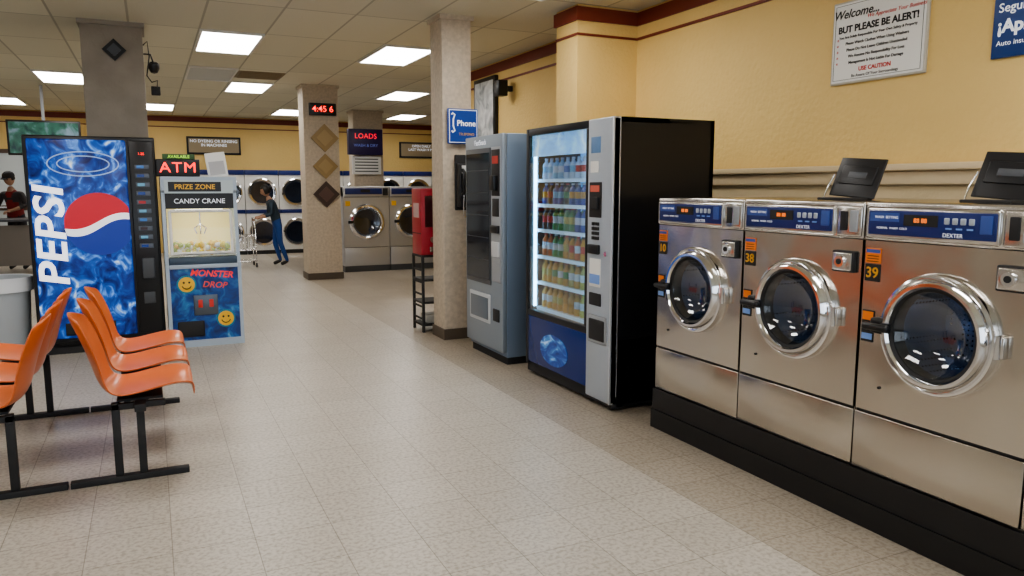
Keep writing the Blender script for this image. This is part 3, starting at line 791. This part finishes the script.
tanf = M('notice_tan', (.35, .28, .18), .5)
for x, t1 in ((1.32, 'NO DYEING OR RINSING\nIN MACHINES'), (6.05, 'OPEN DAILY\nLAST WASH 9 PM')):
    s = empty('wall_notice', (x, YB, 2.30))
    box('frame', -.55, .55, -.04, 0, -.19, .19, blackm, s, .006)
    box('face', -.51, .51, -.045, -.038, -.15, .15, tanf, s)
    text('text', t1, .085, (0, -.047, .05), wtext, s, bold=.002)

def diamond(x, y, z, r, m, m2):
    e = empty('diamond_plaque', (x, y, z))
    poly('plate', [(-r, 0, 0), (0, 0, -r), (r, 0, 0), (0, 0, r)], m, e, (0, -.015, 0))
    poly('inlay', [(-r*.6, -.016, 0), (0, -.016, -r*.6), (r*.6, -.016, 0), (0, -.016, r*.6)], m2, e, (0, -.006, 0))
tanp = M('tan_plaque', (.33, .23, .10), .4); brp = M('brown_plaque', (.06, .035, .03), .4)
diamond(-.22, 8.01, 2.66, .10, blackm, dgrey)
diamond(2.42, 11.58, 2.14, .21, tanp, M('tan2', (.40, .29, .14), .4))
diamond(2.42, 11.58, 1.72, .19, tanp, M('tan3', (.40, .29, .14), .4))
diamond(2.42, 11.58, 1.30, .20, brp, M('brown_inlay', (.12, .07, .06), .4))
ck = empty('digital_clock', (2.40, 11.6, 2.56))
box('case', -.20, .20, -.06, 0, -.09, .09, black, ck, .01)
text('digits', '4:45 6', .125, (0, -.063, 0), redled, ck, bold=.001)
ls = empty('led_message_sign', (3.92, 14.86, 2.28))
box('case', -.36, .32, -.05, .1, -.24, .26, M('purple_case', (.03, .02, .10), .4), ls, .01)
text('letters', 'LOADS', .14, (-.02, -.053, .12), M('red_led_dim', (.6, .03, .05), .5, es=1.2, ecol=(1, .03, .05)), ls)
text('letters_2', 'WASH & DRY', .08, (-.02, -.053, -.06), M('blue_led', (.15, .2, .6), .5, es=.3), ls)
pn = empty('price_notice', (3.95, 14.94, 1.84))
box('board', -.30, .28, -.02, .03, -.18, .18, paper, pn, .003)
for i in range(5): box('line_%d' % i, -.25, .22, -.023, -.018, -.13+i*.06, -.11+i*.06, dgrey, pn)

tv = empty('hanging_television', (-1.38, 13.4, 2.14))
box('bezel', -.48, .48, 0, .07, -.26, .26, black, tv, .01)
box('screen', -.45, .45, -.004, .002, -.23, .23, ramp_mat('tv_picture', [(.35, (.01, .03, .03)), (.5, (.03, .10, .07)), (.65, (.14, .2, .25))], 5, .2, .5, .5), tv)
box('pole', -.02, .02, .02, .06, .26, .78, grey, tv)
sc = empty('security_camera', (.02, 8.2, 2.55))
tube('arm', [(0, 0, .12), (.06, 0, .12), (.08, 0, .05)], .008, blackm, sc)
lathe('dome', [(0, -.06), (.03, -.05), (.05, -.01), (.05, .03), (.03, .05), (0, .05)], (.085, 0, .0), 'Z', black, sc, 24)
tube('cable', [(0, .0, .20), (.04, 0, .24), (.05, 0, .10), (.02, 0, -.08), (.06, 0, -.14), (.11, 0, -.12), (.10, 0, -.22), (.06, 0, -.26)], .006, blackm, sc)
box('junction', .05, .13, -.03, .03, -.26, -.18, blackm, sc, .006)

tb = empty('folding_table', (-2.05, 14.6, 0))
box('top', -1.1, .55, -.40, .40, .86, .90, M('table_top', (.06, .06, .07), .4), tb, .006)
for x in (-1.0, .45):
    box('leg', x-.03, x+.03, -.35, -.29, 0, .86, blackm, tb); box('leg', x-.03, x+.03, .29, .35, 0, .86, blackm, tb)
box('side_panel', -1.0, .45, -.30, -.28, .15, .80, M('table_panel', (.18, .16, .14), .5), tb)
box('stretcher', -1.0, .45, -.02, .02, .2, .25, blackm, tb)
bk = empty('laundry_basket', (-2.42, 14.45, .90))
lathe('basket', [(0, 0), (.16, 0), (.21, .20), (.225, .21), (.20, .20), (.155, .012), (0, .012)], (0, 0, 0), 'Z', red, bk, 28)
bm = bmesh.new()
for i in range(9):
    bmesh.ops.create_icosphere(bm, subdivisions=2, radius=.07, matrix=Matrix.Translation((random.uniform(-.1, .1), random.uniform(-.1, .1), .17+random.random()*.06)) @ Matrix.Diagonal((1.2, 1, .6, 1)))
finish('clothes', bm, M('clothes_white', (.6, .55, .55), .8, noise=(20, .3)), bk, True)

ct = empty('laundry_cart', (1.42, 14.1, 0))
L_ = []
for z in (.30, .55): L_.append([(-.22, -.2, z), (.22, -.2, z), (.22, .2, z), (-.22, .2, z), (-.22, -.2, z)])
tube('basket_rims', L_, .008, chrome, ct)
wires = []
for i in range(9):
    x = -.22+i*.055
    wires.append([(x, -.2, .55), (x, -.2, .30), (x, .2, .30), (x, .2, .55)])
for i in range(8):
    y = -.2+i*.057
    wires.append([(-.22, y, .55), (-.22, y, .30), (.22, y, .30), (.22, y, .55)])
tube('basket_wires', wires, .003, chrome, ct)
tube('frame', [[(-.22, -.2, .30), (-.22, -.2, .09)], [(-.22, .2, .30), (-.22, .2, .09)], [(.22, -.2, .09), (.22, -.2, .86), (.22, .2, .86), (.22, .2, .09)]], .011, chrome, ct)
tube('lower_rails', [[(-.22, -.2, .10), (.22, -.2, .10), (.22, .2, .10), (-.22, .2, .10), (-.22, -.2, .10)]], .009, chrome, ct)
for x in (-.22, .22):
    for y in (-.2, .2): cyl('wheel', .04, -.012, .012, (x, y, .04), 'X', blackm, ct, 20)

# ------------------------------------------------------------ people
def person(name, loc, rot, J, bones, scale, head, hair_m, skin_m, face_dir, mats, long_hair, cap=None):
    e = empty(name, loc, rot)
    names = list(J); idx = {n: i for i, n in enumerate(names)}
    me = bpy.data.meshes.new('tmp'); me.from_pydata([J[n][0] for n in names], [(idx[a], idx[b]) for a, b, _ in bones], [])
    o = bpy.data.objects.new('tmp', me); COL.objects.link(o)
    o.modifiers.new('skin', 'SKIN')
    for n in names:
        r = J[n][1]; me.skin_vertices[0].data[idx[n]].radius = (r[0], r[1]) if isinstance(r, tuple) else (r, r)
    me.skin_vertices[0].data[0].use_root = True
    sb = o.modifiers.new('sub', 'SUBSURF'); sb.levels = 2; sb.render_levels = 2
    dg = bpy.context.evaluated_depsgraph_get(); dg.update()
    m2 = bpy.data.meshes.new_from_object(o.evaluated_get(dg)); m2.name = 'body'
    bpy.data.objects.remove(o)
    m2.materials.clear()
    for m in mats: m2.materials.append(m)
    segs = [(Vector(J[a][0]), Vector(J[b][0]), mi) for a, b, mi in bones]
    for p in m2.polygons:
        c = p.center; best = 1e9
        for a, b, mi in segs:
            d = b-a; t = max(0, min(1, (c-a).dot(d)/max(1e-9, d.dot(d)))); q = (a+d*t-c).length
            if q < best: best = q; p.material_index = mi
        p.use_smooth = True
    b = bpy.data.objects.new('body', m2); COL.objects.link(b); b.parent = e
    bm = bmesh.new(); bmesh.ops.create_uvsphere(bm, u_segments=28, v_segments=20, radius=1)
    for v in bm.verts:
        x, y, z = v.co
        w = 1-.28*max(0, -z)**1.5
        v.co = (x*.075*w, y*.093*(1-.12*max(0, -z)), z*.115)
        if y < -.5 and abs(x) < .22 and -.35 < z < .15: v.co.y -= .016*(1-abs(x)/.22)
        if y < -.6 and .12 < z < .32 and .2 < abs(x) < .6: v.co.y += .006
    ho = finish('head', bm, skin_m, e, True, False); ho.location = head; ho.rotation_euler = (face_dir, 0, 0)
    hd = empty('face_group', head); hd.parent = e; hd.rotation_euler = (face_dir, 0, 0)
    for s in (-1, 1):
        lathe('eye', [(0, -.0045), (.008, -.003), (.009, 0)], (s*.030, -.083, .012), 'Y', blackm, hd, 12)
        box('brow', s*.030-.016, s*.030+.016, -.092, -.084, .027, .031, hair_m, hd)
        lathe('ear', [(0, -.008), (.022, -.006), (.028, 0), (.02, .006), (0, .008)], (s*.074, .005, 0), 'X', skin_m, hd, 14)
    box('mouth', -.022, .022, -.088, -.080, -.052, -.045, M('lips', (.35, .12, .10), .5), hd, .002)
    bm = bmesh.new(); bmesh.ops.create_uvsphere(bm, u_segments=28, v_segments=20, radius=1)
    dl = [v for v in bm.verts if (v.co.y < -.45 and v.co.z < .45) or v.co.z < (-.6 if long_hair else -.25)]
    bmesh.ops.delete(bm, geom=dl, context='VERTS')
    for v in bm.verts: v.co = (v.co.x*.084, v.co.y*.100+.006, v.co.z*.124+.004)
    if long_hair:
        bmesh.ops.create_uvsphere(bm, u_segments=16, v_segments=12, radius=.045, matrix=Matrix.Translation((0, .11, .02)) @ Matrix.Diagonal((1, 1, 1.1, 1)))
    ha = finish('hair', bm, hair_m, e, True, False); ha.location = head; ha.rotation_euler = (face_dir, 0, 0)
    ha.modifiers.new('s', 'SOLIDIFY').thickness = .006
    if cap:
        lathe('cap_crown', [(.094, .035), (.096, .06), (.085, .10), (.05, .13), (0, .14)], (0, .004, 0), 'Z', cap, hd, 24).scale = (.95, 1.08, 1)
        poly('cap_brim', [(-.07, -.07, .045), (-.05, -.15, .038), (0, -.17, .036), (.05, -.15, .038), (.07, -.07, .045)], cap, hd, (0, 0, .006))
    for s, side in ((-1, 'L'), (1, 'R')):
        wv = Vector(J['wrist'+side][0]); pv = Vector(J['palm'+side][0]); d = (pv-wv).normalized()
        up = Vector((0, 0, 1)); lat = d.cross(up).normalized(); nrm = lat.cross(d).normalized()
        if nrm.z > 0: nrm = -nrm
        sp = []
        for k in range(4):
            off = (k-1.5)*.019; ln = (.062, .075, .070, .054)[k]
            p0 = pv+lat*off; p1 = p0+d*ln*.5+nrm*.006; p2 = p1+d*ln*.3+nrm*.022; p3 = p2+nrm*.02+d*.002
            sp.append([tuple(p0), tuple(p1), tuple(p2), tuple(p3)])
        th = wv+d*.035
        tl = lat*(-s)
        sp.append([tuple(th), tuple(th+tl*.035+d*.02), tuple(th+tl*.04+d*.05+nrm*.015)])
        tube('fingers_'+side, sp, .0085, skin_m, e)
    e.scale = (scale,)*3
    return e
def std(lean, armL, armR, feetL, feetR, sh=.17):
    J = {'pelvis': ((0, .0, .90), (.15, .11)), 'spine': ((0, -.35*lean, 1.06), (.13, .10)), 'chest': ((0, -.8*lean, 1.24), (.155, .11)),
         'neck': ((0, -1.1*lean, 1.38), (.055, .055)), 'neck2': ((0, -1.3*lean-.005, 1.46), .048)}
    for s, c, arm, ft in ((-1, 'L', armL, feetL), (1, 'R', armR, feetR)):
        J['sh'+c] = ((s*sh, -.95*lean, 1.33), .058); J['elbow'+c] = (arm[0], .042); J['fore'+c] = (tuple((a+b)/2 for a, b in zip(arm[0], arm[1])), .037)
        J['wrist'+c] = (arm[1], .026); J['palm'+c] = (arm[2], (.036, .018))
        J['hip'+c] = ((s*.09, 0, .84), .088); J['knee'+c] = (ft[0], .058); J['calf'+c] = (tuple(a+(b-a)*.3 for a, b in zip(ft[0], ft[1])), .055); J['ankle'+c] = (ft[1], .038)
        J['toe'+c] = (ft[2], (.04, .026))
    B = [('pelvis', 'spine', 0), ('spine', 'chest', 0), ('chest', 'neck', 0), ('neck', 'neck2', 2)]
    for c in 'LR':
        B += [('chest', 'sh'+c, 4), ('sh'+c, 'elbow'+c, 4), ('elbow'+c, 'fore'+c, 4), ('fore'+c, 'wrist'+c, 2), ('wrist'+c, 'palm'+c, 2),
              ('pelvis', 'hip'+c, 1), ('hip'+c, 'knee'+c, 1), ('knee'+c, 'calf'+c, 1), ('calf'+c, 'ankle'+c, 1), ('ankle'+c, 'toe'+c, 3)]
    return J, B
skin1 = M('skin_tone', (.42, .24, .16), .5); hairb = M('dark_hair', (.012, .01, .01), .5)
J, B = std(.13, ((-.22, -.14, 1.08), (-.15, -.36, 1.01), (-.14, -.43, 1.0)), ((.22, -.14, 1.08), (.15, -.36, 1.01), (.14, -.43, 1.0)),
           ((-.10, -.05, .48), (-.10, .05, .085), (-.11, -.10, .03)), ((.10, .03, .48), (.10, .16, .085), (.11, .02, .03)))
teal = M('dark_teal_top', (.02, .04, .06), .7)
person('woman', (2.05, 14.1, 0), -pi/2, J, B, .86, (0, -.22, 1.56), hairb, skin1, .35,
       [teal, M('blue_jeans', (.02, .07, .26), .8), skin1, blackm, teal], True)
J, B = std(.08, ((-.24, -.12, 1.12), (-.14, -.34, 1.06), (-.12, -.42, 1.05)), ((.25, -.10, 1.12), (.16, -.34, 1.04), (.14, -.42, 1.03)),
           ((-.10, -.03, .48), (-.11, .02, .085), (-.12, -.13, .03)), ((.10, -.03, .48), (.11, .04, .085), (.12, -.11, .03)))
person('man', (-2.08, 15.35, 0), -.5, J, B, .98, (0, -.12, 1.575), hairb, skin1, .3,
       [M('red_shirt', (.30, .03, .03), .8, noise=(8, .3)), M('dark_trousers', (.03, .03, .04), .8), skin1, blackm, M('dark_sleeve', (.05, .045, .05), .8)], False, M('black_cap', (.02, .02, .025), .7))

# ------------------------------------------------------------ world, camera
wd = bpy.data.worlds.new('world'); scene.world = wd; wd.use_nodes = True
bg = wd.node_tree.nodes['Background']; bg.inputs['Color'].default_value = (.80, .90, 1, 1); bg.inputs['Strength'].default_value = 2.6

cam = bpy.data.cameras.new('camera'); co = bpy.data.objects.new('camera', cam); COL.objects.link(co)
cam.lens = 750/1024*36; cam.sensor_width = 36; cam.clip_start = .05
co.location = (0, 0, 1.41); co.rotation_euler = (math.radians(90-7.67), 0, math.radians(-25.6))
scene.camera = co
scene.view_settings.view_transform = 'AgX'
scene.view_settings.look = 'AgX - Medium High Contrast'
